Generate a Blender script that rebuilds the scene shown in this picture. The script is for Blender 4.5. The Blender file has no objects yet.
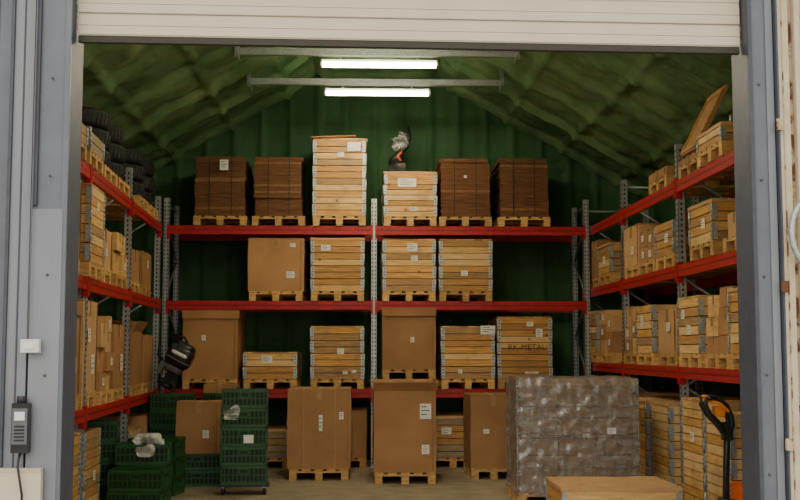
import bpy, math, random
from mathutils import Vector, Matrix, noise
random.seed(7)
R=random.random
def U(a,b): return a+(b-a)*random.random()
col=bpy.context.scene.collection

# ------------------------------------------------------------ materials
MATS={}
def nmat(name, c1, c2=None, rough=0.6, metal=0.0, scale=(4,4,4), nscale=3.0, detail=5, bump=0.0, bscale=None,
         objvar=0.0, contrast=(0.3,0.7), spec=0.4, coat=0.0, stain=None):
    m=bpy.data.materials.new(name); m.use_nodes=True
    nt=m.node_tree; N=nt.nodes; L=nt.links; bs=N['Principled BSDF']
    bs.inputs['Roughness'].default_value=rough; bs.inputs['Metallic'].default_value=metal
    bs.inputs['Specular IOR Level'].default_value=spec
    bs.inputs['Coat Weight'].default_value=coat
    tc=N.new('ShaderNodeTexCoord'); mp=N.new('ShaderNodeMapping'); mp.inputs['Scale'].default_value=scale
    oi=N.new('ShaderNodeObjectInfo')
    mul=N.new('ShaderNodeVectorMath'); mul.operation='SCALE'; mul.inputs[3].default_value=17.0
    cmb=N.new('ShaderNodeCombineXYZ')
    for k in range(3): L.new(oi.outputs['Random'],cmb.inputs[k])
    L.new(cmb.outputs[0],mul.inputs[0]); L.new(mul.outputs[0],mp.inputs['Location'])
    L.new(tc.outputs['Object'],mp.inputs['Vector'])
    nz=N.new('ShaderNodeTexNoise'); nz.inputs['Scale'].default_value=nscale; nz.inputs['Detail'].default_value=detail
    L.new(mp.outputs[0],nz.inputs['Vector'])
    cr=N.new('ShaderNodeValToRGB')
    cr.color_ramp.elements[0].position=contrast[0]; cr.color_ramp.elements[1].position=contrast[1]
    cr.color_ramp.elements[0].color=(*c1,1); cr.color_ramp.elements[1].color=(*(c2 or c1),1)
    L.new(nz.outputs['Fac'],cr.inputs['Fac'])
    out=cr.outputs['Color']
    if stain:
        # weathered patches and dark knots
        ad=N.new('ShaderNodeVectorMath'); ad.operation='ADD'; L.new(tc.outputs['Object'],ad.inputs[0]); L.new(mul.outputs[0],ad.inputs[1])
        n3=N.new('ShaderNodeTexNoise'); n3.inputs['Scale'].default_value=3.2; n3.inputs['Detail'].default_value=6; L.new(ad.outputs[0],n3.inputs['Vector'])
        r3=N.new('ShaderNodeMapRange'); r3.inputs['From Min'].default_value=0.52; r3.inputs['From Max'].default_value=0.72; r3.inputs['To Max'].default_value=0.65
        L.new(n3.outputs['Fac'],r3.inputs['Value'])
        mx=N.new('ShaderNodeMix'); mx.data_type='RGBA'; mx.inputs[7].default_value=(*stain,1)
        L.new(r3.outputs[0],mx.inputs[0]); L.new(out,mx.inputs[6])
        vo=N.new('ShaderNodeTexVoronoi'); vo.inputs['Scale'].default_value=4.5; L.new(ad.outputs[0],vo.inputs['Vector'])
        r4=N.new('ShaderNodeMapRange'); r4.inputs['From Min'].default_value=0.06; r4.inputs['From Max'].default_value=0.12; r4.inputs['To Min'].default_value=0.75; r4.inputs['To Max'].default_value=0.0
        L.new(vo.outputs['Distance'],r4.inputs['Value'])
        m2=N.new('ShaderNodeMix'); m2.data_type='RGBA'; m2.inputs[7].default_value=(0.13,0.06,0.02,1)
        L.new(r4.outputs[0],m2.inputs[0]); L.new(mx.outputs[2],m2.inputs[6]); out=m2.outputs[2]
    if objvar>0:
        hs=N.new('ShaderNodeHueSaturation'); mr=N.new('ShaderNodeMapRange')
        mr.inputs['To Min'].default_value=1-objvar; mr.inputs['To Max'].default_value=1+objvar
        L.new(oi.outputs['Random'],mr.inputs['Value']); L.new(mr.outputs[0],hs.inputs['Value'])
        L.new(out,hs.inputs['Color']); out=hs.outputs['Color']
    L.new(out,bs.inputs['Base Color'])
    if bump>0:
        bp=N.new('ShaderNodeBump'); bp.inputs['Strength'].default_value=bump; bp.inputs['Distance'].default_value=0.02
        if bscale:
            n2=N.new('ShaderNodeTexNoise'); n2.inputs['Scale'].default_value=bscale; n2.inputs['Detail'].default_value=4
            L.new(tc.outputs['Object'],n2.inputs['Vector']); L.new(n2.outputs['Fac'],bp.inputs['Height'])
        else: L.new(nz.outputs['Fac'],bp.inputs['Height'])
        L.new(bp.outputs[0],bs.inputs['Normal'])
    MATS[name]=m
    return m
def flat(name,c,rough=0.6,metal=0.0,spec=0.4): return nmat(name,tuple(x*0.9 for x in c),tuple(min(1,x*1.08) for x in c),rough,metal,nscale=6,spec=spec)

ST=(0.30,0.19,0.10)
WOOD=[nmat('wood_a',(0.48,0.225,0.055),(0.74,0.42,0.13),0.6,scale=(1.2,1.2,16),bump=0.15,stain=ST,objvar=0.12),
      nmat('wood_b',(0.36,0.17,0.05),(0.60,0.33,0.11),0.6,scale=(1.5,1.5,20),bump=0.15,stain=ST,objvar=0.12),
      nmat('wood_c',(0.60,0.335,0.11),(0.82,0.53,0.21),0.6,scale=(1.2,1.2,14),bump=0.15,stain=ST,objvar=0.12),
      nmat('wood_d',(0.27,0.155,0.065),(0.50,0.31,0.14),0.7,scale=(1.5,1.5,24),bump=0.15,stain=(0.25,0.19,0.12),objvar=0.12),
      nmat('wood_e',(0.66,0.41,0.17),(0.84,0.60,0.30),0.6,scale=(1.2,1.2,14),bump=0.1,stain=ST,objvar=0.1)]
PALW=nmat('pallet_wood',(0.40,0.22,0.075),(0.68,0.42,0.16),0.7,scale=(3,3,14),bump=0.1,objvar=0.22)
WGREY=nmat('wood_weathered',(0.26,0.19,0.12),(0.46,0.34,0.22),0.8,scale=(2,2,26),bump=0.15)
CARD=nmat('cardboard',(0.345,0.178,0.076),(0.435,0.235,0.105),0.75,scale=(1.5,1.5,1.5),nscale=1.6,objvar=0.22,bump=0.05)
CARDL=nmat('cardboard_light',(0.50,0.29,0.13),(0.60,0.37,0.18),0.75,nscale=1.2,objvar=0.15)
CARDD=nmat('cardboard_dark',(0.105,0.043,0.015),(0.19,0.083,0.033),0.8,scale=(2,2,20),nscale=2,bump=0.1)
CARDE=nmat('cardboard_edge',(0.20,0.10,0.04),(0.28,0.14,0.06),0.8)
TAPE=nmat('tape_brown',(0.33,0.19,0.08),(0.40,0.24,0.11),0.3)
PAPER=nmat('paper_label',(0.76,0.76,0.72),(0.86,0.86,0.82),0.6)
INK=flat('print_ink',(0.03,0.03,0.03),0.6)
INKB=flat('print_ink_brown',(0.10,0.055,0.03),0.7)
RED=nmat('rack_red_paint',(0.36,0.010,0.016),(0.47,0.018,0.024),0.4,nscale=3,bump=0.02)
GALV=nmat('galvanised_steel',(0.33,0.36,0.37),(0.50,0.53,0.54),0.42,0.6,nscale=10)
HOLE=flat('dark_slot',(0.02,0.02,0.022),0.8)
GREENP=nmat('green_plastic',(0.016,0.085,0.021),(0.026,0.125,0.034),0.4,objvar=0.25)
GREEND=flat('green_plastic_dark',(0.005,0.024,0.008),0.6)
RUB=nmat('rubber',(0.010,0.010,0.011),(0.024,0.024,0.026),0.65,bump=0.1)
BLK=nmat('black_plastic',(0.01,0.01,0.011),(0.025,0.025,0.027),0.35)
GREYP=flat('grey_plastic',(0.12,0.12,0.13),0.4)
ORG=flat('orange_paint',(0.85,0.13,0.01),0.4)
YEL=flat('yellow_orange_plastic',(0.90,0.30,0.02),0.4)
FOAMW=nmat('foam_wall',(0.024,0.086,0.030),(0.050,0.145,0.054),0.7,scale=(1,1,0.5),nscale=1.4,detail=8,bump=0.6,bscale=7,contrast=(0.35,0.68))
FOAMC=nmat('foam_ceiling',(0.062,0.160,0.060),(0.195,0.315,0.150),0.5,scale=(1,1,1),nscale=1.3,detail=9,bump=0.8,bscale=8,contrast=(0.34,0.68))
CONC=nmat('concrete_floor',(0.21,0.17,0.12),(0.33,0.275,0.20),0.6,nscale=0.9,detail=9,bump=0.08)
ASPH=nmat('yard_concrete',(0.32,0.30,0.26),(0.44,0.42,0.37),0.9,nscale=5,bump=0.2)
BLUE=nmat('bluegrey_steel',(0.125,0.142,0.175),(0.15,0.17,0.205),0.45,0.0,nscale=1.2)
BLUEL=nmat('bluegrey_steel_light',(0.20,0.215,0.25),(0.25,0.27,0.30),0.4,0.0,scale=(3,3,0.6),nscale=1.5)
BLUED=nmat('bluegrey_steel_dark',(0.05,0.058,0.078),(0.07,0.08,0.105),0.5)
CREAM=nmat('cream_door_paint',(0.62,0.555,0.40),(0.67,0.605,0.45),0.5,nscale=0.8)
CREAMD=flat('cream_groove',(0.33,0.285,0.21),0.6)
PLATE=nmat('aged_cream_plaster',(0.54,0.44,0.28),(0.66,0.59,0.45),0.7,nscale=2.2,detail=8,bump=0.1)
RUST=nmat('rust',(0.13,0.055,0.025),(0.52,0.42,0.27),0.8,nscale=3,detail=8,contrast=(0.42,0.52))
SEAL=flat('rubber_seal',(0.05,0.045,0.035),0.7)
WHITE=flat('white_plastic',(0.70,0.70,0.66),0.4)
def emis(name,c,s):
    m=bpy.data.materials.new(name); m.use_nodes=True; b=m.node_tree.nodes['Principled BSDF']
    b.inputs['Base Color'].default_value=(*c,1); b.inputs['Emission Color'].default_value=(*c,1); b.inputs['Emission Strength'].default_value=s
    return m
TUBE=emis('lamp_diffuser',(1.0,0.88,0.62),52.0)
def filmmat(name,alpha,c1,c2,sc=(3,3,1.2),spread=0.25,metal=0.0,rough=0.16):
    m=nmat(name,c1,c2,rough,metal,scale=sc,nscale=5,detail=6,bump=0.45,spec=1.0,contrast=(0.38,0.62))
    nt=m.node_tree; bs=nt.nodes['Principled BSDF']; tc=nt.nodes['Texture Coordinate']
    mp=nt.nodes.new('ShaderNodeMapping'); mp.inputs['Scale'].default_value=(3,3,9); nt.links.new(tc.outputs['Object'],mp.inputs['Vector'])
    n=nt.nodes.new('ShaderNodeTexNoise'); n.inputs['Scale'].default_value=2.0; n.inputs['Detail'].default_value=6; nt.links.new(mp.outputs[0],n.inputs['Vector'])
    mr=nt.nodes.new('ShaderNodeMapRange'); mr.inputs['From Min'].default_value=0.38; mr.inputs['From Max'].default_value=0.62
    mr.inputs['To Min'].default_value=alpha-spread; mr.inputs['To Max'].default_value=alpha+spread
    nt.links.new(n.outputs['Fac'],mr.inputs['Value']); nt.links.new(mr.outputs[0],bs.inputs['Alpha'])
    return m
FILM=filmmat('stretch_film',0.56,(0.27,0.26,0.255),(0.44,0.43,0.425),(4,4,1.5),0.2,0.15,0.16)
BAG=filmmat('plastic_bag_film',0.7,(0.45,0.46,0.44),(0.8,0.8,0.78))
FILMTHIN=filmmat('thin_clear_film',0.38,(0.45,0.46,0.44),(0.7,0.7,0.68))

# ------------------------------------------------------------ mesh builder
class B:
    def __init__(s): s.v=[];s.f=[];s.mi=[];s.mats=[];s.sm=[]
    def m(s,mat):
        if mat not in s.mats: s.mats.append(mat)
        return s.mats.index(mat)
    def add(s,vs,fs,mat,M=None,smooth=False):
        o=len(s.v); k=s.m(mat)
        for p in vs:
            p=Vector(p)
            s.v.append(M@p if M else p)
        for f in fs: s.f.append([o+i for i in f]); s.mi.append(k); s.sm.append(smooth)
    def box(s,x0,x1,y0,y1,z0,z1,mat,M=None):
        vs=[(x0,y0,z0),(x1,y0,z0),(x1,y1,z0),(x0,y1,z0),(x0,y0,z1),(x1,y0,z1),(x1,y1,z1),(x0,y1,z1)]
        fs=[(0,3,2,1),(4,5,6,7),(0,1,5,4),(1,2,6,5),(2,3,7,6),(3,0,4,7)]
        s.add(vs,fs,mat,M)
    def tube(s,pts,r,mat,seg=10,M=None,cap=True):
        pts=[Vector(p) for p in pts]; rs=r if isinstance(r,(list,tuple)) else [r]*len(pts)
        vs=[];fs=[]; up=None
        for i,p in enumerate(pts):
            t=(pts[min(i+1,len(pts)-1)]-pts[max(i-1,0)]).normalized()
            if up is None:
                up=Vector((0,0,1)) if abs(t.z)<0.9 else Vector((1,0,0))
            a=(up-t*up.dot(t)).normalized(); up=a; b=t.cross(a)
            for k in range(seg):
                an=2*math.pi*k/seg; vs.append(p+(a*math.cos(an)+b*math.sin(an))*rs[i])
        for i in range(len(pts)-1):
            for k in range(seg):
                k2=(k+1)%seg; fs.append((i*seg+k,i*seg+k2,(i+1)*seg+k2,(i+1)*seg+k))
        if cap:
            fs.append(tuple(reversed(range(seg)))); fs.append(tuple(range((len(pts)-1)*seg,len(pts)*seg)))
        s.add(vs,fs,mat,M,True)
    def lathe(s,prof,mat,seg=32,M=None,closed=False,smooth=True):
        vs=[];fs=[];n=len(prof)
        for k in range(seg):
            a=2*math.pi*k/seg
            for (r,z) in prof: vs.append((r*math.cos(a),r*math.sin(a),z))
        for k in range(seg):
            k2=(k+1)%seg
            for i in range(n if closed else n-1):
                j=(i+1)%n; fs.append((k*n+i,k2*n+i,k2*n+j,k*n+j))
        s.add(vs,fs,mat,M,smooth)
    def gridbox(s,x0,x1,y0,y1,z0,z1,mat,n=8,disp=0.006,fr=3.0,seed=0.0,smooth=True,top=True,M=None):
        nx=ny=nz=n
        def P(i,j,k):
            p=Vector((x0+(x1-x0)*i/nx,y0+(y1-y0)*j/ny,z0+(z1-z0)*k/nz))
            d=noise.noise_vector(p*fr+Vector((seed,seed*2,seed)))*disp
            if k==0: d.z=0
            return p+d
        for (fn) in ([lambda a,b:P(a,0,b),lambda a,b:P(nx,a,b),lambda a,b:P(nx-a,ny,b),lambda a,b:P(0,ny-a,b)]+([lambda a,b:P(a,b,nz)] if top else [])):
            vs=[fn(a,b) for b in range(n+1) for a in range(n+1)]
            fs=[(b*(n+1)+a,b*(n+1)+a+1,(b+1)*(n+1)+a+1,(b+1)*(n+1)+a) for b in range(n) for a in range(n)]
            s.add(vs,fs,mat,M,smooth)
    def blob(s,rx,ry,rz_,mat,M=None,e=0.6,n=16,disp=0.0,fr=5):
        def sp(c,e): return math.copysign(abs(c)**e,c)
        vs=[];fs=[];m2=n*2
        for j in range(n+1):
            th=-math.pi/2+math.pi*j/n
            for i in range(m2):
                ph=2*math.pi*i/m2
                p=Vector((rx*sp(math.cos(th),e)*sp(math.cos(ph),e),ry*sp(math.cos(th),e)*sp(math.sin(ph),e),rz_*sp(math.sin(th),e)))
                if disp: p+=noise.noise_vector(p*fr)*disp
                vs.append(p)
        for j in range(n):
            for i in range(m2):
                i2=(i+1)%m2; fs.append((j*m2+i,j*m2+i2,(j+1)*m2+i2,(j+1)*m2+i))
        s.add(vs,fs,mat,M,True)
    def obj(s,name,loc=(0,0,0),rz=0.0,bevel=0.0,parent=None):
        me=bpy.data.meshes.new(name); me.from_pydata([tuple(p) for p in s.v],[],s.f)
        for mt in s.mats: me.materials.append(mt)
        me.polygons.foreach_set('material_index',s.mi); me.polygons.foreach_set('use_smooth',s.sm)
        me.update()
        o=bpy.data.objects.new(name,me); col.objects.link(o)
        o.location=loc; o.rotation_euler=(0,0,math.radians(rz))
        if bevel>0:
            md=o.modifiers.new('bevel','BEVEL'); md.width=bevel; md.segments=1; md.limit_method='ANGLE'
        if parent: o.parent=parent
        return o

# ------------------------------------------------------------ parts
PH=0.144
def pallet(b,w=0.8,d=1.2,z=0.0,mat=None):
    m=mat or PALW
    for x in (-w/2+0.05,0,w/2-0.05):
        b.box(x-0.05,x+0.05,-d/2,d/2,z,z+0.022,m)
        for y in (-d/2+0.0725,0,d/2-0.0725):
            b.box(x-0.05,x+0.05,y-0.0725,y+0.0725,z+0.022,z+0.100,m)
    for y in (-d/2+0.0725,0,d/2-0.0725):
        b.box(-w/2,w/2,y-0.0725,y+0.0725,z+0.100,z+0.122,m)
    nb=max(5,round(w/0.16)); bw=0.12
    for i in range(nb):
        x=-w/2+bw/2+(w-bw)*i/(nb-1)
        b.box(x-bw/2,x+bw/2,-d/2,d/2,z+0.122,z+PH,m)
def label(b,x,z,y,w=0.12,h=0.09,lines=True):
    b.box(x-w/2,x+w/2,y-0.004,y,z-h/2,z+h/2,PAPER)
    if lines:
        for k in range(3):
            zz=z+h*(0.3-0.25*k)
            b.box(x-w*0.38,x+w*(0.1+0.25*(k%2)),y-0.0055,y-0.004,zz-h*0.03,zz+h*0.03,INK)
def collars(b,w,d,n,z,ch=0.195,woods=None):
    t=0.022
    b.box(-w/2+0.024,w/2-0.024,-d/2+0.028,d/2-0.028,z,z+n*ch-0.07,HOLE)
    for i in range(n):
        z0=z+i*ch
        base=random.choice(woods or WOOD)
        jx=U(-0.005,0.005)
        for k in range(2):
            a=z0+k*ch/2+0.004; c=a+ch/2-0.010
            for side in range(4):
                mt=base if R()<0.45 else random.choice(woods or WOOD); o=U(-0.003,0.003)
                if side==0: b.box(-w/2+t+jx,w/2-t+jx,-d/2+o,-d/2+t+o,a,c,mt)
                if side==1: b.box(-w/2+t+jx,w/2-t+jx,d/2-t,d/2,a,c,mt)
                if side==2: b.box(-w/2+o+jx,-w/2+t+o+jx,-d/2+0.003,d/2-0.003,a,c,mt)
                if side==3: b.box(w/2-t+o+jx,w/2+o+jx,-d/2+0.003,d/2-0.003,a,c,mt)
        for sx in (-1,1):
            for sy in (-1,1):
                xa=sx*(w/2+0.004)+jx; xb=sx*(w/2-0.050)+jx
                ya=sy*(d/2+0.001); yb=sy*(d/2+0.006)
                b.box(min(xa,xb),max(xa,xb),min(ya,yb),max(ya,yb),z0+0.015,z0+ch-0.02,GALV)
                xc=sx*(w/2+0.001)+jx; xd=sx*(w/2+0.006)+jx
                b.box(min(xc,xd),max(xc,xd),min(sy*(d/2+0.006),sy*(d/2-0.05)),max(sy*(d/2+0.006),sy*(d/2-0.05)),z0+0.015,z0+ch-0.02,GALV)
                b.tube([(sx*(w/2+0.003)+jx,sy*(d/2+0.003),z0+0.005),(sx*(w/2+0.003)+jx,sy*(d/2+0.003),z0+ch-0.01)],0.007,GALV,6)
                for q in (0.05,0.10,0.145):
                    if q<ch-0.03:
                        xx=sx*(w/2-0.024)+jx; yy=sy*(d/2+0.007)
                        b.box(xx-0.009,xx+0.009,yy-0.001,yy+0.001,z0+q-0.007,z0+q+0.007,HOLE)
def collar_box(name,w,d,n,loc,rz=0,ch=0.195,lid='wood',labels=(),base=True,woods=None):
    b=B(); z=0
    if base: pallet(b,w,d); z=PH
    collars(b,w,d,n,z,ch,woods); zt=z+n*ch
    if lid=='wood':
        k=6
        for i in range(k):
            x=-w/2+w*i/k; b.box(x+0.003,x+w/k-0.003,-d/2,d/2,zt,zt+0.018,random.choice(WOOD))
    elif lid=='card':
        b.gridbox(-w/2-0.01,w/2+0.01,-d/2-0.01,d/2+0.01,zt-0.005,zt+0.03,CARDL,6,0.008,4,R()*9)
    else:
        b.box(-w/2+0.03,w/2-0.03,-d/2+0.03,d/2-0.03,z,zt-0.06,CARD)
    for (lx,lz,lw,lh) in labels: label(b,lx,z+lz,-d/2-0.004,lw,lh)
    return b,zt
def put_collar(w,d,n,loc,rz=0,extra=None,**k):
    b,zt=collar_box('x',w,d,n,loc,rz,**k)
    if extra: extra(b,zt)
    return b.obj('pallet_collar_box',loc,rz)
def put_carton(w,d,h,loc,rz=0,mat=None,base=True,style='flaps',labels=(),name=None,extra=None,pw=None,pd=None,straps=False):
    b=B(); z=0; mat=mat or CARD
    if base: pallet(b,pw or w,pd or d); z=PH
    sd=R()*50
    b.gridbox(-w/2,w/2,-d/2,d/2,z,z+h,mat,8,0.012,2.5,sd)
    zt=z+h
    if style=='flaps':
        for sx in (-1,1):
            x0,x1=(0.003,w/2-0.004) if sx>0 else (-w/2+0.004,-0.003)
            b.box(x0,x1,-d/2+0.006,d/2-0.006,zt+0.002,zt+0.008,mat)
        b.box(-0.03,0.03,-d/2+0.004,d/2-0.004,zt+0.008,zt+0.0095,TAPE)
        b.box(-0.03,0.03,-d/2-0.012,-d/2+0.004,zt-0.14,zt+0.0095,TAPE)
    elif style=='cap':
        b.gridbox(-w/2-0.012,w/2+0.012,-d/2-0.012,d/2+0.012,zt-0.11,zt+0.012,mat,6,0.008,3,sd)
        b.box(-w/2-0.014,w/2+0.014,-d/2-0.020,-d/2-0.010,zt-0.116,zt-0.108,CARDE)
    elif style=='open':
        for (sx,sy) in ((-1,0),(1,0),(0,-1),(0,1)):
            an=math.radians(U(12,35))
            if sx: 
                M=Matrix.Translation((sx*w/2,0,zt))@Matrix.Rotation(sx*an,4,'Y'); b.box(-0.004,0.004,-d/2,d/2,0,0.14,mat,M)
            else:
                M=Matrix.Translation((0,sy*d/2,zt))@Matrix.Rotation(-sy*an,4,'X'); b.box(-w/2,w/2,-0.004,0.004,0,0.14,mat,M)
    b.box(w/2-0.05,w/2-0.044,-d/2-0.013,-d/2,z+0.02,zt-0.02,CARDE)
    if straps:
        for x in (-w*0.25,w*0.25):
            b.box(x-0.008,x+0.008,-d/2-0.014,-d/2,z,zt+0.012,TAPE)
    for (lx,lz,lw,lh) in labels: label(b,lx,z+lz,-d/2-0.012,lw,lh)
    if extra: extra(b,zt)
    return b.obj(name or ('cardboard_box_on_pallet' if base else 'cardboard_box'),loc,rz)
def put_multi(w,d,h,loc,rz=0,labels=(),name='assorted_boxes_on_pallet'):
    """pallet carrying several smaller cartons of different size"""
    b=B(); pallet(b,w,d); z=PH
    cols=2
    for i in range(cols):
        zz=z
        x0=-w/2+0.01+i*(w-0.02)/cols; x1=x0+(w-0.02)/cols-0.012
        while zz<z+h-0.14:
            hh=min(U(0.16,0.30),z+h-zz); yo=U(0,0.05); m=random.choice((CARD,CARDL,CARD,WOOD[2]))
            b.gridbox(x0,x1,-d/2+yo,d/2-0.02,zz,zz+hh-0.008,m,4,0.006,4,R()*30)
            xm=(x0+x1)/2
            b.box(xm-0.025,xm+0.025,-d/2+yo-0.006,-d/2+yo+0.01,zz+hh*0.55,zz+hh-0.004,TAPE)
            if R()<0.6: label(b,xm+U(-0.05,0.05),zz+hh*0.5,-d/2+yo-0.007,0.11,0.08)
            zz+=hh
    return b.obj(name,loc,rz)
def put_stack(w,d,h,loc,rz=0,labels=(),base=True,mat=None,t=0.035):
    b=B(); z=0; mat=mat or CARDD
    if base: pallet(b,0.8,1.2); z=PH
    n=int(h/t); ox=oy=0
    for i in range(n):
        if i%8==0: ox=U(-0.02,0.02); oy=U(-0.03,0.03)
        x=ox+U(-0.006,0.006); y=oy+U(-0.006,0.006); ww=w*U(0.975,1.0)
        b.box(-ww/2+x,ww/2+x,-d/2+y,d/2+y,z+i*t+0.002,z+(i+1)*t-0.001,mat if R()<0.9 else CARDE)
    b.box(-w/2+0.03,w/2-0.03,-d/2+0.03,d/2-0.03,z,z+n*t-0.01,mat)
    for x in (-w*0.22,w*0.22):
        b.box(x-0.006,x+0.006,-d/2-0.03,d/2+0.03,z+n*t,z+n*t+0.002,BLK)
        b.box(x-0.006,x+0.006,-d/2-0.04,-d/2-0.037,z,z+n*t,BLK)
    for (lx,lz,lw,lh) in labels: label(b,lx,z+lz,-d/2-0.04,lw,lh)
    return b.obj('flattened_carton_stack',loc,rz)

# ------------------------------------------------------------ room
XL,XR,YB,YF=-4.25,4.85,18.7,7.25
PROF=[(XL,4.25),(-0.75,6.3),(1.25,6.3),(XR,4.25)]
def roofz(x):
    for (a,b) in zip(PROF[:-1],PROF[1:]):
        if a[0]<=x<=b[0]: return a[1]+(b[1]-a[1])*(x-a[0])/(b[0]-a[0])
    return 4.25
b=B(); b.box(XL-0.3,XR+0.3,YF-0.25,YB+0.3,-0.2,0.0,CONC); b.obj('floor')
b=B(); b.box(-30,30,-25,YF-0.26,-0.2,-0.005,ASPH); b.obj('ground_yard')
b=B(); nx,nz=190,60; vs=[];fs=[]
for j in range(nz+1):
    for i in range(nx+1):
        x=XL+(XR-XL)*i/nx; z=roofz(x)*j/nz
        ph=(x/0.46)%1.0; rib=math.exp(-((ph-0.5)/0.09)**2)*0.065
        hz=math.exp(-(((z/1.55)%1.0-0.5)/0.05)**2)*0.045
        n=noise.noise(Vector((x*2.2,0,z*2.2)))*0.035+noise.noise(Vector((x*6,3,z*6)))*0.018
        vs.append((x,YB-rib-hz-n-0.03,z))
for j in range(nz):
    for i in range(nx):
        a=j*(nx+1)+i; fs.append((a,a+1,a+nx+2,a+nx+1))
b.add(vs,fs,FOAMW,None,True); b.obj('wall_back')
b=B(); b.box(XL-0.2,XL,YF,YB+0.2,0,4.25,FOAMW); b.obj('wall_left')
b=B(); b.box(XR,XR+0.2,YF,YB+0.2,0,4.25,FOAMW); b.obj('wall_right')
b=B()
for seg,(p,q) in enumerate(zip(PROF[:-1],PROF[1:])):
    p=Vector((p[0],0,p[1])); q=Vector((q[0],0,q[1])); dv=q-p; Ls=dv.length; nrm=Vector((dv.z,0,-dv.x)).normalized()
    nu=int(Ls/0.06); nv=int((YB-YF)/0.06); vs=[];fs=[]
    for j in range(nv+1):
        y=YF+(YB-YF)*j/nv
        for i in range(nu+1):
            u=Ls*i/nu; P=p+dv*(i/nu); 
            edge=min(1,min(u,Ls-u)/0.15)
            yr=((y-0.35)/1.25)%1.0; ur=((u+0.2)/1.05)%1.0
            d=math.exp(-((yr-0.5)/0.055)**2)*0.14+math.exp(-((ur-0.5)/0.045)**2)*0.06
            d+=0.04*math.sin(math.pi*((ur+0.5)%1.0))*math.sin(math.pi*((yr+0.5)%1.0))
            d+=noise.noise(Vector((P.x*1.8,y*1.8,P.z)))*0.05+noise.noise(Vector((P.x*5,y*5,P.z*3)))*0.03+noise.noise(Vector((P.x*11,y*11,P.z*9)))*0.012
            P=P+nrm*d*edge
            vs.append((P.x,y,P.z))
    for j in range(nv):
        for i in range(nu):
            a=j*(nu+1)+i; fs.append((a,a+1,a+nu+2,a+nu+1))
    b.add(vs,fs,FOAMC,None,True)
b.add([(XL-.2,YF,4.2),(XL-.2,YB+.2,4.2),(-0.75,YF,6.6),(-0.75,YB+.2,6.6),(1.25,YF,6.6),(1.25,YB+.2,6.6),(XR+.2,YF,4.2),(XR+.2,YB+.2,4.2)],
      [(0,1,3,2),(2,3,5,4),(4,5,7,6)],BLUED)
b.obj('ceiling')
# front wall with door opening
DL,DR,DT=-1.775,2.42,4.25
b=B()
b.box(-9,DL-0.20,7.0,YF,0,7.0,BLUE); b.box(DR+0.19,10,7.0,YF,0,7.0,PLATE); b.box(DL-0.20,DR+0.19,7.0,YF,DT,7.0,CREAM)
for k in range(14):
    x=DL-0.46-0.30*k
    b.box(x-0.006,x+0.006,6.996,7.0,0,7.0,BLUED)
b.obj('wall_front')
b=B()
b.box(DL-0.20,DL-0.002,6.93,YF,0,DT,BLUE)
b.box(DL-0.002,DL,6.95,YF,0,DT,BLUED)  # left reveal: shade painted in, a darker skin offsetting the interior lamp light
b.box(DL-0.205,DL-0.175,6.90,6.93,2.62,DT,BLUED)
b.box(DL-0.20,DL-0.02,6.915,6.93,0,2.60,BLUEL)
b.box(DL-0.03,DL+0.004,6.92,6.94,0,DT,BLUE)
b.box(DL-0.34,DL-0.22,6.94,7.0,0,DT,BLUEL)
b.box(DL-0.36,DL-0.34,6.92,7.0,0,DT,BLUED)
b.box(DL-0.285,DL-0.275,6.935,6.94,0,DT,BLUED)
b.box(DR+0.002,DR+0.15,6.93,YF,0,DT,BLUE)
b.box(DR,DR+0.002,6.95,YF,0,DT,BLUED)  # right reveal: same darkened skin, colour standing in for shade
b.box(DR-0.004,DR+0.02,6.915,6.93,0,DT,BLUED)
b.box(DR+0.105,DR+0.15,6.915,6.93,0,DT,BLUEL)
for z in (1.0,1.6,2.2,2.8,3.4):
    b.tube([(DL-0.10,6.915,z),(DL-0.10,6.905,z)],0.008,BLUED,8); b.tube([(DR+0.06,6.93,z),(DR+0.06,6.92,z)],0.008,BLUED,8)
b.box(DL-0.2,DR+0.15,6.93,7.02,DT,DT+0.15,BLUE)
b.obj('door_frame',bevel=0.001)
b=B(); w0,w1=-(DR-DL)/2+0.012,(DR-DL)/2-0.012
b.box(w0,w1,0,0.05,0.03,0.59,CREAM)
for z in (0.03,0.17,0.31,0.45):
    b.box(w0,w1,-0.006,0.0,z+0.006,z+0.126,CREAM)
    b.box(w0,w1,-0.008,0.0,z+0.062,z+0.066,CREAMD)
b.box(w0,w1,-0.008,0.002,0.17,0.177,CREAMD)
b.box(w0,w1,0.005,0.045,-0.012,0.03,SEAL)
o=b.obj('door_1',((DL+DR)/2,7.05,3.66),0,0.002); o.rotation_euler=(0,math.radians(0.5),0)
# right pillar
b=B()
b.box(DR+0.165,DR+0.235,6.88,7.0,0,7,PLATE); b.box(DR+0.155,DR+0.167,6.87,6.99,0,7,BLUED)
b.box(DR+0.235,DR+0.265,6.91,7.0,0,7,RUST); b.box(DR+0.265,DR+0.8,6.85,7.0,0,7,PLATE)
b.box(DR+0.19,DR+0.197,6.872,6.88,0,7,RUST); b.box(DR+0.30,DR+0.31,6.845,6.85,0,7,RUST)
for z in (1.15,2.1,3.1):
    b.box(DR+0.14,DR+0.18,6.85,6.87,z,z+0.07,RUST)
b.obj('trim_2')
b=B(); pts=[(0.15*math.cos(a),0,0.22*math.sin(a)) for a in [math.radians(70+t*10) for t in range(23)]]
b.tube(pts,0.018,GALV,10); b.box(0.02,0.14,0.0,0.05,0.17,0.25,GALV); b.box(0.02,0.14,0.0,0.05,-0.25,-0.17,GALV)
b.obj('pull_handle',(DR+0.34,6.80,2.46))
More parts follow.
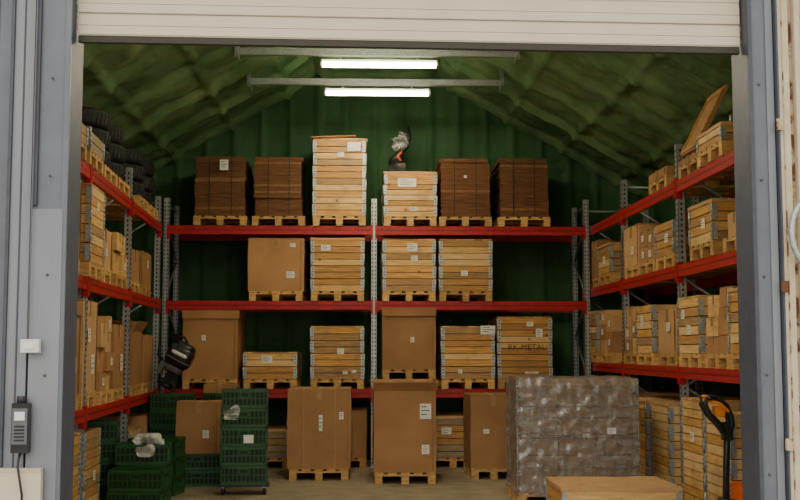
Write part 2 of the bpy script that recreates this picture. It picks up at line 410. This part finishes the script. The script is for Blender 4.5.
# left fittings
b=B(); b.box(-0.055,0.055,-0.05,0,-0.04,0.04,WHITE); b.box(-0.03,0.03,-0.056,-0.05,-0.02,0.02,PAPER); b.tube([(-0.02,-0.02,0.04),(-0.02,-0.012,0.5),(-0.02,-0.012,2.3)],0.006,GREYP,6)
b.obj('magnetic_sensor',(DL-0.175,6.895,1.775),0,0.006)
b=B(); b.box(-0.05,0.05,-0.06,0,-0.16,0.13,BLK); b.box(-0.045,0.045,-0.066,-0.06,-0.11,0.10,GREYP); b.box(-0.03,0.03,-0.07,-0.066,0.03,0.08,PAPER)
for k in range(5): b.box(-0.03,0.03,-0.069,-0.066,-0.09+0.02*k,-0.08+0.02*k,BLK)
b.tube([(0,-0.03,0.13),(0,-0.03,0.17)],0.03,BLK,10); b.tube([(0,-0.03,-0.16),(-0.005,-0.05,-0.20),(0.0,-0.075,-0.24),(0.03,-0.08,-0.4),(0.02,-0.08,-1.0)],0.008,BLK,8)
b.obj('key_lock_box',(DL-0.215,6.89,1.31),0,0.006)
b=B(); b.box(-3.0,DL-0.09,6.85,6.899,0,1.04,CREAM); b.box(-3.0,DL-0.09,6.845,6.899,1.04,1.06,PLATE); b.obj('trim_3')

# ------------------------------------------------------------ racks
RGR=flat('rack_red_groove',(0.22,0.006,0.008),0.5)
def rack(L0,posts,levels,loc,rz,H=4.05,D=1.05):
    b=B()
    for x in posts:
        for y in (0.0,D-0.08):
            b.box(x-0.045,x+0.045,y,y+0.006,0.01,H,GALV); b.box(x-0.045,x-0.039,y,y+0.08,0.01,H,GALV); b.box(x+0.039,x+0.045,y,y+0.08,0.01,H,GALV)
            b.box(x-0.06,x+0.06,y-0.01,y+0.10,0,0.01,GALV)
            z=0.06
            while z<H-0.05:
                for sx in (-0.022,0.022): b.box(x+sx-0.007,x+sx+0.007,y-0.002,y,z,z+0.028,HOLE)
                b.box(x-0.047,x-0.045,y+0.03,y+0.05,z,z+0.028,HOLE); b.box(x+0.045,x+0.047,y+0.03,y+0.05,z,z+0.028,HOLE)
                z+=0.06
        z=0.15; k=0
        while z<H-0.6:
            a,c=(0.05,D-0.05) if k%2==0 else (D-0.05,0.05)
            b.tube([(x,a,z),(x,c,z+0.6)],0.014,GALV,6); z+=0.6;k+=1
        b.tube([(x,0.05,0.15),(x,D-0.05,0.15)],0.014,GALV,6); b.tube([(x,0.05,H-0.1),(x,D-0.05,H-0.1)],0.014,GALV,6)
    for (p,q) in zip(posts[:-1],posts[1:]):
        for lv in levels:
            for y in (-0.012,D-0.035):
                b.box(p+0.047,q-0.047,y,y+0.048,lv-0.13,lv,RED)
                if y<0:
                    b.box(p+0.047,q-0.047,y-0.002,y,lv-0.075,lv-0.055,RGR)
                for xx,sg in ((p+0.045,1),(q-0.045,-1)):
                    b.box(min(xx,xx+sg*0.006),max(xx,xx+sg*0.006),y-0.006,y+0.06,lv-0.20,lv+0.03,RED)
                    b.box(min(xx-sg*0.03,xx+sg*0.002),max(xx-sg*0.03,xx+sg*0.002),y-0.010,y-0.004,lv-0.19,lv+0.02,RED)
    return b.obj('pallet_rack',loc,rz)
YR=17.3
rack(0,[-2.93,0.21,3.46],[1.17,2.49,3.63],(0,YR,0),0)
XRK=3.53
rack(0,[-17.96,-15.26,-12.56,-9.86],[1.57,2.69,3.63],(XRK,0,0),-90)
LA=2.2; LO=Vector((-2.99,17.15,0))
rack(0,[-8.1,-5.4,-2.7,0],[1.16,2.49,3.63],LO,90+LA)
def LP(y,off,z):
    s=-(17.15-y); c=math.cos(math.radians(LA)); sn=math.sin(math.radians(LA))
    return (LO.x - sn*s - c*off, LO.y + c*s - sn*off, z)

# ------------------------------------------------------------ back rack contents
YC=YR+0.55
T,M_,Lw=3.63,2.49,1.17
put_stack(0.76,1.1,0.94,(-2.12,YC,T),labels=[(0.05,0.78,0.13,0.16)])
put_stack(0.72,1.1,0.91,(-1.24,YC,T))
def cardtop(b,zt):
    b.box(-0.35,0.36,-0.5,0.5,zt+0.018,zt+0.06,CARDL,Matrix.Rotation(0.05,4,'Y')); b.box(-0.38,0.30,-0.55,0.5,zt+0.065,zt+0.08,CARD,Matrix.Rotation(-0.04,4,'Y'))
    b.box(0.12,0.32,-0.614,-0.606,zt-0.17,zt-0.03,PAPER)
put_collar(0.8,1.2,6,(-0.32,YC,T),extra=cardtop,labels=[(0.02,0.95,0.10,0.07)])
put_collar(0.8,1.2,4,(0.76,YC,T),lid='card',labels=[(-0.05,0.52,0.28,0.13),(0.05,0.12,0.10,0.06)],ch=0.165)
put_stack(0.76,1.1,0.94,(1.60,YC,T),labels=[(0.0,0.62,0.04,0.04)])
put_stack(0.74,1.1,0.93,(2.50,YC,T))
put_carton(0.84,1.15,0.80,(-1.27,YC,M_),labels=[(0.22,0.25,0.12,0.10),(0.25,0.7,0.08,0.06)],pw=0.8)
put_collar(0.8,1.2,4,(-0.34,YC,M_),labels=[(-0.18,0.66,0.14,0.09)],lid='card')
put_collar(0.8,1.2,4,(0.74,YC,M_),labels=[(0.05,0.67,0.15,0.12),(0.08,0.50,0.10,0.09)])
put_collar(0.8,1.2,4,(1.60,YC,M_),labels=[(-0.02,0.28,0.10,0.08)])
put_carton(0.82,1.15,1.02,(-2.24,YC,Lw),style='cap',labels=[(-0.1,0.62,0.06,0.08)])
put_collar(0.8,1.2,2,(-1.34,YC,Lw),lid='wood',labels=[(-0.05,0.3,0.16,0.11)])
put_collar(0.8,1.2,4,(-0.34,YC,Lw),labels=[(0.05,0.42,0.10,0.08),(0.25,0.12,0.07,0.04),(0.12,0.10,0.07,0.04)])
b=B(); pallet(b,0.84,1.2); b.obj('wooden_pallet',(0.75,YC,Lw))
put_carton(0.80,1.15,0.92,(0.74,YC,Lw+PH),style='cap',labels=[(0.05,0.45,0.06,0.08)])
put_collar(0.8,1.2,4,(1.63,YC,Lw),labels=[(0.30,0.74,0.22,0.13),(-0.12,0.12,0.06,0.06)])
def metal_text(b,zt):
    cu=bpy.data.curves.new('t','FONT'); cu.body='RK-METAL'; cu.size=0.125; cu.extrude=0.001
    ob=bpy.data.objects.new('t',cu); col.objects.link(ob)
    dg=bpy.context.evaluated_depsgraph_get(); me=bpy.data.meshes.new_from_object(ob.evaluated_get(dg))
    M=Matrix.Translation((-0.26,-0.608,PH+0.44))@Matrix.Rotation(math.pi/2,4,'X')
    b.add([v.co for v in me.vertices],[tuple(p.vertices) for p in me.polygons],INKB,M)
    bpy.data.objects.remove(ob)
put_collar(0.82,1.2,5,(2.49,YC,Lw),labels=[(0.08,0.83,0.10,0.07),(0.22,0.70,0.10,0.12),(0.1,0.1,0.2,0.03)],extra=metal_text,ch=0.185)

# garden machine wrapped in film, standing on the crate
b=B()
b.gridbox(-0.10,0.14,-0.15,0.15,0.0,0.16,BLK,6,0.03,6,2.0)
b.blob(0.12,0.10,0.12,BLK,Matrix.Translation((0.02,0,0.22)),0.7,12,0.04,6)
b.tube([(-0.02,0,0.12),(0.0,0,0.28),(0.08,0,0.38),(0.17,0,0.46),(0.22,0,0.60),(0.20,0,0.78)],[0.08,0.07,0.055,0.04,0.034,0.026],BLK,10)
b.tube([(0.10,-0.1,0.36),(0.03,-0.11,0.30),(0.08,-0.11,0.22)],0.02,ORG,8)
b.blob(0.12,0.11,0.13,FILMTHIN,Matrix.Translation((0.07,0,0.52)),0.8,14,0.10,9)
b.tube([(0.04,-0.10,0.62),(0.14,-0.11,0.60),(0.20,-0.10,0.50)],0.012,BAG,6)
b.obj('wrapped_garden_machine',(0.55,YC-0.1,T+PH+0.66+0.04))

# ------------------------------------------------------------ floor contents (middle)
put_carton(0.86,1.1,1.07,(-0.55,16.25,0),labels=[(0.02,0.62,0.05,0.22),(0.30,0.72,0.06,0.10)],pw=0.8,pd=1.2,straps=True)
put_carton(0.82,1.1,1.07,(0.60,15.8,0),style='open',labels=[(0.27,0.8,0.15,0.20),(0.27,0.3,0.10,0.12)],pw=0.8,pd=1.2)
put_carton(0.62,1.1,0.98,(1.83,16.3,0),style='flaps',pw=0.62,pd=1.2,labels=[(-0.1,0.5,0.08,0.06)])
put_carton(0.50,1.0,1.02,(2.47,16.35,0),style='flaps',pw=0.52,pd=1.1)
put_collar(0.8,1.2,3,(1.40,YC+0.02,0),lid='card',labels=[(-0.1,0.4,0.15,0.1)],woods=[WGREY,WOOD[1]])
put_collar(0.8,1.2,2,(-1.45,YC+0.02,0),lid='card',woods=[WGREY,WOOD[3]])
put_carton(0.8,1.15,0.7,(-0.30,YC+0.02,0)); put_carton(0.8,1.15,0.6,(0.58,YC+0.02,0),mat=CARDL,pw=0.7); put_collar(0.8,1.2,3,(2.65,YC+0.02,0),lid=None)
def wrapped(name,w,d,h,loc,rz=0,core=CARD):
    b=B(); pallet(b,w+0.02,d+0.02)
    z=PH; nx,nz=3,3
    for i in range(nx):
        for k in range(nz):
            x0=-w/2+0.03+(w-0.06)*i/nx; z0=z+h*k/nz
            b.box(x0+0.006,x0+(w-0.06)/nx-0.006,-d/2+0.03,d/2-0.03,z0+0.003,z0+h/nz-0.012,core)
    b.box(-w/2+0.05,w/2-0.05,-d/2+0.05,d/2-0.05,z,z+h-0.01,HOLE)
    b.box(-w/2+0.02,w/2-0.02,-d/2+0.02,d/2-0.02,z+h-0.005,z+h+0.02,CARDL)
    b.box(-w/2+0.015,w/2-0.015,-d/2+0.012,-d/2+0.02,z+h-0.06,z+h+0.02,CARDL)
    b.gridbox(-w/2-0.01,w/2+0.01,-d/2-0.01,d/2+0.01,z-0.04,z+h+0.03,FILM,44,0.016,11,3.3)
    for zz,t in ((0.28,0.01),(0.62,-0.01),(0.66,0.015),(0.97,0.0)):
        if zz<h:
            b.tube([(-w/2+ w*i/10,-d/2-0.020+0.005*math.sin(i*2.1),z+zz+t*math.sin(i*1.3)) for i in range(11)],0.008,FILM,6)
    for sx in (-1,1):
        b.tube([(sx*(w/2+0.012),-d/2-0.012,z-0.03+(h+0.05)*i/8) for i in range(9)],0.014,FILM,6)
    label(b,w*0.28,z+h*0.55,-d/2-0.03,0.10,0.07)
    return b.obj(name,loc,rz)
wrapped('stretch_wrapped_pallet',1.36,1.0,1.26,(2.48,13.55,0))
wrapped('stretch_wrapped_pallet',0.36,0.9,0.55,(-0.90,YC+0.0,0))
put_collar(1.14,0.95,1,(2.50,11.45,0),lid='card',labels=[(0.3,0.1,0.12,0.08)],ch=0.27,woods=[WOOD[0],WOOD[2]])

# ------------------------------------------------------------ green crates
def crate(b,z,w=0.6,d=0.4,h=0.23,dx=0,dy=0,rot=0):
    M=Matrix.Translation((dx,dy,z))@Matrix.Rotation(math.radians(rot),4,'Z'); t=0.02
    b.box(-w/2+0.01,w/2-0.01,-d/2+0.01,d/2-0.01,0,0.015,GREENP,M)
    def side(W,Mx):
        b.box(-W/2,W/2,-t,0,h-0.035,h,GREENP,Mx); b.box(-W/2,W/2,-t,0,0,0.035,GREENP,Mx)
        b.box(-W/2,W/2,-t*0.7,0,h*0.48,h*0.54,GREENP,Mx)
        b.box(-W/2+0.01,W/2-0.01,-0.006,-0.002,0.03,h-0.03,GREEND,Mx)
        n=int(W/0.05)
        for i in range(n+1):
            x=-W/2+W*i/n; ww=0.016 if i in(0,n) else 0.006
            b.box(max(x-ww,-W/2),min(x+ww,W/2),-t*0.8,0,0.03,h-0.03,GREENP,Mx)
        b.box(-0.06,0.06,-t*1.05,0,h-0.10,h-0.03,GREENP,Mx); b.box(-0.045,0.045,-t*1.1,-t*1.05,h-0.085,h-0.045,GREEND,Mx)
    for k,(W,off) in enumerate(((w,d/2-t),(d,w/2-t),(w,d/2-t),(d,w/2-t))):
        side(W,M@Matrix.Rotation(k*math.pi/2,4,'Z')@Matrix.Translation((0,-off,0)))
def crate_stack(n,loc,rz=0,w=0.6,d=0.4,h=0.23,jit=0.012,z0=0,extra=None,name='green_crate_stack'):
    b=B()
    for i in range(n): crate(b,z0+i*h,w,d,h-0.004,U(-jit,jit),U(-jit,jit),U(-1.5,1.5))
    if extra: extra(b,z0+n*h)
    return b.obj(name,loc,rz)
def dolly_ex(b,zt):
    b.box(-0.31,0.31,-0.21,0.21,0.10,0.125,BLK)
    for x in (-0.25,0.25):
        for y in (-0.16,0.16):
            b.box(x-0.02,x+0.02,y-0.02,y+0.02,0.07,0.10,GALV)
            b.tube([(x-0.015,y,0.045),(x+0.015,y,0.045)],0.045,RUB,14)
    b.box(0.0,0.12,-0.225,-0.212,zt-0.65,zt-0.55,PAPER)
    b.blob(0.09,0.02,0.09,FILMTHIN,Matrix.Translation((-0.16,-0.23,zt-0.28)),0.8,14,0.08,10)
def bagtop(b,zt):
    b.blob(0.17,0.15,0.06,BAG,Matrix.Translation((0.04,-0.05,zt)),0.9,18,0.12,8)
    b.blob(0.10,0.03,0.07,BAG,Matrix.Translation((0.02,-0.22,zt-0.07)),0.8,12,0.06,9)
crate_stack(5,(-1.42,14.3,0),3,z0=0.125,extra=dolly_ex,name='green_crate_stack_on_dolly',w=0.56)
crate_stack(3,(-2.46,13.35,0),4,extra=bagtop)
crate_stack(2,(-2.42,12.80,0),-3)
crate_stack(4,(-3.12,13.75,0),12,w=0.55)
crate_stack(3,(-2.48,14.25,0),-8)
crate_stack(2,(-2.10,15.2,0),5,h=0.21)
put_carton(0.56,0.45,0.66,(-2.10,15.2,0.42),base=False,style='flaps',labels=[(0.1,0.25,0.08,0.10)],rz=4)
crate_stack(5,(-2.60,16.25,0),2)
crate_stack(5,(-1.96,16.45,0),-3,w=0.5)
put_carton(0.45,0.36,0.12,(-1.96,16.45,1.152),base=False,rz=-3)
# outboard motor lying on the crates: cowl, drive leg, clamp bracket, tiller
b=B()
Mt=Matrix.Translation((0.10,0.0,0.34))@Matrix.Rotation(math.radians(28),4,'Y')
b.blob(0.19,0.17,0.17,BLK,Mt,0.55,18)
b.blob(0.165,0.15,0.07,BLK,Mt@Matrix.Translation((0,0,0.13)),0.6,14)
b.blob(0.197,0.177,0.018,GREYP,Mt@Matrix.Translation((0,0,-0.06)),0.55,12)
b.blob(0.12,0.02,0.025,PAPER,Mt@Matrix.Translation((0.0,-0.165,0.03)),0.6,8)
for k in range(4): b.box(-0.15,-0.07,-0.178,-0.15,0.06+0.02*k,0.068+0.02*k,GREYP,Mt)
b.blob(0.14,0.12,0.07,GREYP,Mt@Matrix.Translation((0,0,-0.19)),0.6,12)
b.box(-0.05,0.07,-0.035,0.035,-0.48,-0.20,BLK,Mt)
b.box(-0.10,0.12,-0.06,0.06,-0.40,-0.388,BLK,Mt)
b.tube([(-0.12,0,-0.45),(0.0,0,-0.45),(0.14,0,-0.45)],[0.01,0.045,0.03],BLK,12,Mt)
for k in range(3):
    b.box(0.13,0.14,-0.02,0.02,0.02,0.09,GREYP,Mt@Matrix.Translation((0,0,-0.45))@Matrix.Rotation(k*2.094,4,'X'))
b.box(-0.19,-0.12,-0.09,0.09,-0.34,-0.16,GREYP,Mt)
b.tube([(-0.15,-0.05,-0.18),(-0.27,-0.06,-0.12),(-0.30,-0.07,0.0)],[0.02,0.02,0.026],RUB,8,Mt)
b.tube([(0.02,0,0.50),(-0.02,0,0.58),(0.05,0,0.62),(0.16,0,0.60),(0.2,0,0.52)],0.018,BLK,8)
vmin=min(v.z for v in b.v); 
for v in b.v: v.z-=vmin
b.obj('outboard_motor',(-2.62,16.20,1.151))

# ------------------------------------------------------------ left rack contents
def L(y,z,fn,*a,**k):
    off=k.pop('off',0.56); return fn(*a,loc=LP(y,off,z),rz=90+LA,**k)
L(15.9,2.49,put_carton,0.8,1.1,0.45,labels=[(0,0.3,0.1,0.1)])
L(13.75,2.49,put_multi,0.8,1.15,0.5)
L(12.75,2.49,put_carton,0.8,1.1,0.45,mat=CARDL,labels=[(0,0.2,0.1,0.08)])
L(14.9,2.49,put_carton,0.75,1.1,0.4)
L(11.9,2.49,put_collar,0.75,1.2,4,lid='wood',off=0.54,labels=[(0,0.6,0.12,0.08)])
L(11.0,2.49,put_carton,0.8,1.1,0.8,labels=[(0,0.5,0.1,0.1)])
L(10.1,2.49,put_collar,0.8,1.2,4)
L(10.1,1.16,put_carton,0.8,1.1,0.95)
L(11.1,1.16,put_carton,0.8,1.1,0.90,style='cap',labels=[(0.1,0.3,0.15,0.15)])
L(12.0,1.16,put_carton,0.75,1.1,0.95,mat=CARDL,labels=[(0.1,0.3,0.15,0.2),(-0.1,0.6,0.12,0.14)])
L(12.9,1.16,put_multi,0.78,1.15,0.85)
L(13.8,1.16,put_carton,0.75,1.1,0.74,labels=[(0.1,0.3,0.15,0.2)])
L(15.2,1.16,put_carton,0.8,1.1,0.7,style='open')
L(16.2,1.16,put_carton,0.8,1.1,0.65)
def tyres(n,loc,rz=0):
    b=B(); pallet(b,0.8,1.0); z=PH
    for i in range(n):
        cx,cy=U(-0.025,0.025),U(-0.025,0.025)-0.12
        prof=[(0.20,0.03),(0.22,0.01),(0.30,0.0),(0.345,0.02),(0.36,0.045),(0.36,0.175),(0.345,0.2),(0.30,0.22),(0.22,0.21),(0.20,0.19),(0.21,0.11)]
        M=Matrix.Translation((cx,cy,z+i*0.222)); b.lathe(prof,RUB,36,M,closed=True)
        for k in range(36):
            Mk=M@Matrix.Rotation(2*math.pi*k/36,4,'Z'); b.box(0.357,0.366,-0.02,0.012,0.05,0.105,RUB,Mk); b.box(0.357,0.366,-0.008,0.024,0.115,0.17,RUB,Mk)
    return b.obj('tyre_stack',loc,rz)
for yy in (12.85,13.75,15.35,16.3): L(yy,3.63,tyres,3,off=0.48)
L(11.9,3.63,put_collar,0.75,1.2,1,lid=None,woods=[WGREY]); L(11.0,3.63,put_collar,0.75,1.2,1,lid=None)
L(12.15,0,put_collar,0.8,1.15,4,lid=None,labels=[(0.1,0.3,0.1,0.1)])
L(11.1,0,put_collar,0.8,1.15,4); L(10.1,0,put_collar,0.8,1.15,3)
L(15.0,0,put_collar,0.8,1.15,3); L(16.3,0,put_carton,0.8,1.15,0.7)

# ------------------------------------------------------------ right rack contents
def Rr(y,z,fn,*a,**k): return fn(*a,loc=(XRK+0.56,y,z),rz=-90,**k)
Rr(17.2,2.69,put_carton,0.8,1.1,0.55)
Rr(16.2,2.69,put_collar,0.8,1.2,2,lid='card',labels=[(0,0.2,0.12,0.1)])
Rr(14.75,2.69,put_carton,0.8,1.1,0.52,mat=CARDL,labels=[(0.1,0.2,0.12,0.1)])
Rr(13.9,2.69,put_multi,0.8,1.15,0.5)
Rr(13.05,2.69,put_collar,0.78,1.15,2,labels=[(0.1,0.2,0.14,0.1)],lid=None)
Rr(11.55,2.69,put_collar,0.8,1.2,2,lid='card',labels=[(0.1,0.2,0.12,0.1)])
Rr(10.6,2.69,put_multi,0.8,1.1,0.36)
Rr(17.2,1.57,put_collar,0.8,1.2,3,lid='card')
Rr(16.3,1.57,put_multi,0.8,1.15,0.62)
Rr(14.8,1.57,put_multi,0.8,1.15,0.66)
Rr(13.95,1.57,put_collar,0.8,1.2,3,lid=None,labels=[(-0.1,0.4,0.15,0.12)])
Rr(13.1,1.57,put_carton,0.78,1.1,0.50,labels=[(0.1,0.3,0.14,0.1)],mat=CARDL)
Rr(12.05,1.57,put_collar,0.8,1.2,3,lid='wood',labels=[(0,0.25,0.15,0.1),(-0.2,0.42,0.12,0.1)])
Rr(11.2,1.57,put_multi,0.78,1.15,0.66)
Rr(10.35,1.57,put_collar,0.75,1.2,3,lid='card')
Rr(13.4,3.63,put_carton,0.8,1.1,0.10,mat=CARD)
Rr(12.1,3.63,put_carton,0.8,1.1,0.06,mat=CARD)
Rr(11.2,3.63,put_collar,0.8,1.2,1,lid='card',ch=0.15)
b=B(); M=Matrix.Rotation(math.radians(27),4,'Y')
b.box(-0.035,0.0,-0.28,0.28,0.02,0.80,CARD,M); b.box(-0.05,-0.035,-0.28,0.28,0.04,0.09,WOOD[1],M); b.box(-0.05,-0.035,-0.28,0.28,0.70,0.75,WOOD[1],M); b.box(-0.05,-0.035,-0.28,-0.23,0.09,0.70,WOOD[1],M); b.box(-0.05,-0.035,0.23,0.28,0.09,0.70,WOOD[1],M)
b.obj('flat_wooden_panel',(3.56,12.12,3.63+PH+0.075),0)
b=B(); b.lathe([(0.001,0.0),(0.10,0.0),(0.13,0.03),(0.13,0.05),(0.09,0.06),(0.001,0.06)],GALV,24); b.tube([(0,0,0.05),(0,0,0.14)],0.02,GALV,8)
b.obj('round_steel_flange',(3.72,11.2,3.63+PH+0.19))
Rr(16.3,0,put_collar,0.8,1.15,5,lid='card')
PW=[WOOD[0],WOOD[2],WOOD[4]]
Rr(14.35,0,put_collar,0.8,1.2,5,lid='card',woods=PW,labels=[(0,0.5,0.12,0.1)])
Rr(13.3,0,put_collar,0.8,1.2,5,lid='card',woods=PW)
Rr(12.0,0,put_collar,0.8,1.2,6,lid='wood',woods=PW,ch=0.18,labels=[(0,0.7,0.14,0.1)])
Rr(11.15,0,put_collar,0.8,1.2,5,lid='card',woods=PW)
# pallet truck
b=B()
for y in (-0.19,0.19):
    b.box(0.1,1.2,y-0.075,y+0.075,0.06,0.09,ORG); b.box(0.1,1.2,y-0.075,y-0.065,0.03,0.07,ORG); b.box(0.1,1.2,y+0.065,y+0.075,0.03,0.07,ORG)
    b.tube([(1.05,y-0.04,0.04),(1.05,y+0.04,0.04)],0.04,RUB,12)
b.box(0.0,0.12,-0.25,0.25,0.07,0.40,ORG); b.box(-0.10,0.0,-0.12,0.12,0.10,0.42,BLK); b.box(0.03,0.10,-0.12,0.12,0.40,0.56,ORG)
b.tube([(-0.08,-0.06,0.09),(-0.08,0.06,0.09)],0.09,RUB,18)
b.tube([(-0.06,0,0.3),(-0.05,0,0.7),(-0.03,0,1.02)],[0.035,0.030,0.032],BLK,10)
hp=[(-0.03,0,0.98),(0.0,0,1.08),(-0.01,0,1.16),(-0.05,0,1.25),(-0.13,0,1.32),(-0.22,0,1.33),(-0.25,0,1.26),(-0.20,0,1.17),(-0.13,0,1.10),(-0.06,0,1.00)]
for yy in (-0.06,0.06):
    b.tube([(x,yy*(1 if z>1.05 else 0.3),z) for x,y,z in hp],0.023,BLK,8)
b.tube([(-0.22,-0.15,1.32),(-0.22,0.15,1.32)],0.022,BLK,8)
b.tube([(-0.04,-0.085,1.20),(-0.12,-0.085,1.27),(-0.20,-0.085,1.29)],0.016,YEL,8)
b.box(-0.15,-0.06,-0.05,0.05,1.15,1.24,YEL); b.box(-0.24,-0.17,-0.065,0.065,1.28,1.345,YEL); b.box(-0.08,0.01,-0.04,0.04,0.94,1.10,BLK)
b.obj('pallet_truck',(3.36,10.35,0),0,0.004)

# ------------------------------------------------------------ lamps on cross beams
for i,y in enumerate((16.3,14.65,13.1,11.6,10.1,8.6)):
    b=B()
    b.box(-1.85,1.85,-0.03,0.03,0,0.09,GALV); b.box(-1.85,1.85,-0.045,-0.03,0.075,0.09,GALV); b.box(-1.85,1.85,-0.045,-0.03,0,0.012,GALV)
    for sx in (-1,1):
        b.box(min(sx*1.80,sx*1.86),max(sx*1.80,sx*1.86),-0.035,0.035,-0.02,0.26,GALV)
        b.tube([(sx*1.84,-0.04,0.05),(sx*1.78,-0.08,-0.10)],0.008,GALV,6)
    b.obj('ceiling_beam',(0.22,y,5.57))
    b=B()
    b.box(-0.76,0.76,-0.035,0.035,0.02,0.06,WHITE)
    b.box(-0.74,0.74,-0.055,-0.012,-0.025,0.018,TUBE); b.box(-0.74,0.74,0.012,0.055,-0.025,0.018,TUBE)
    b.box(-0.77,-0.74,-0.06,0.06,-0.03,0.03,WHITE); b.box(0.74,0.77,-0.06,0.06,-0.03,0.03,WHITE)
    for x in (-0.5,0.5): b.box(x-0.01,x+0.01,-0.01,0.01,0.06,0.108,GALV)
    b.obj('fluorescent_light',(0.24,y,5.46))

# ------------------------------------------------------------ light and camera
w=bpy.data.worlds.new('overcast_sky'); bpy.context.scene.world=w; w.use_nodes=True
bg=w.node_tree.nodes['Background']; bg.inputs[0].default_value=(1.0,0.96,0.89,1); bg.inputs[1].default_value=1.6
sd=bpy.data.lights.new('sun','SUN'); sd.energy=0.9; sd.angle=math.radians(35); sd.color=(1,0.91,0.76)
so=bpy.data.objects.new('sun',sd); col.objects.link(so); so.rotation_euler=(math.radians(66),0,math.radians(-8))
cd=bpy.data.cameras.new('camera'); cam=bpy.data.objects.new('camera',cd); col.objects.link(cam)
cd.sensor_width=36; cd.lens=1143/800*36; cd.clip_end=200
cam.location=(0,0,1.75)
cam.rotation_euler=(math.radians(90+5.01),0,math.radians(-2.0))
bpy.context.scene.camera=cam
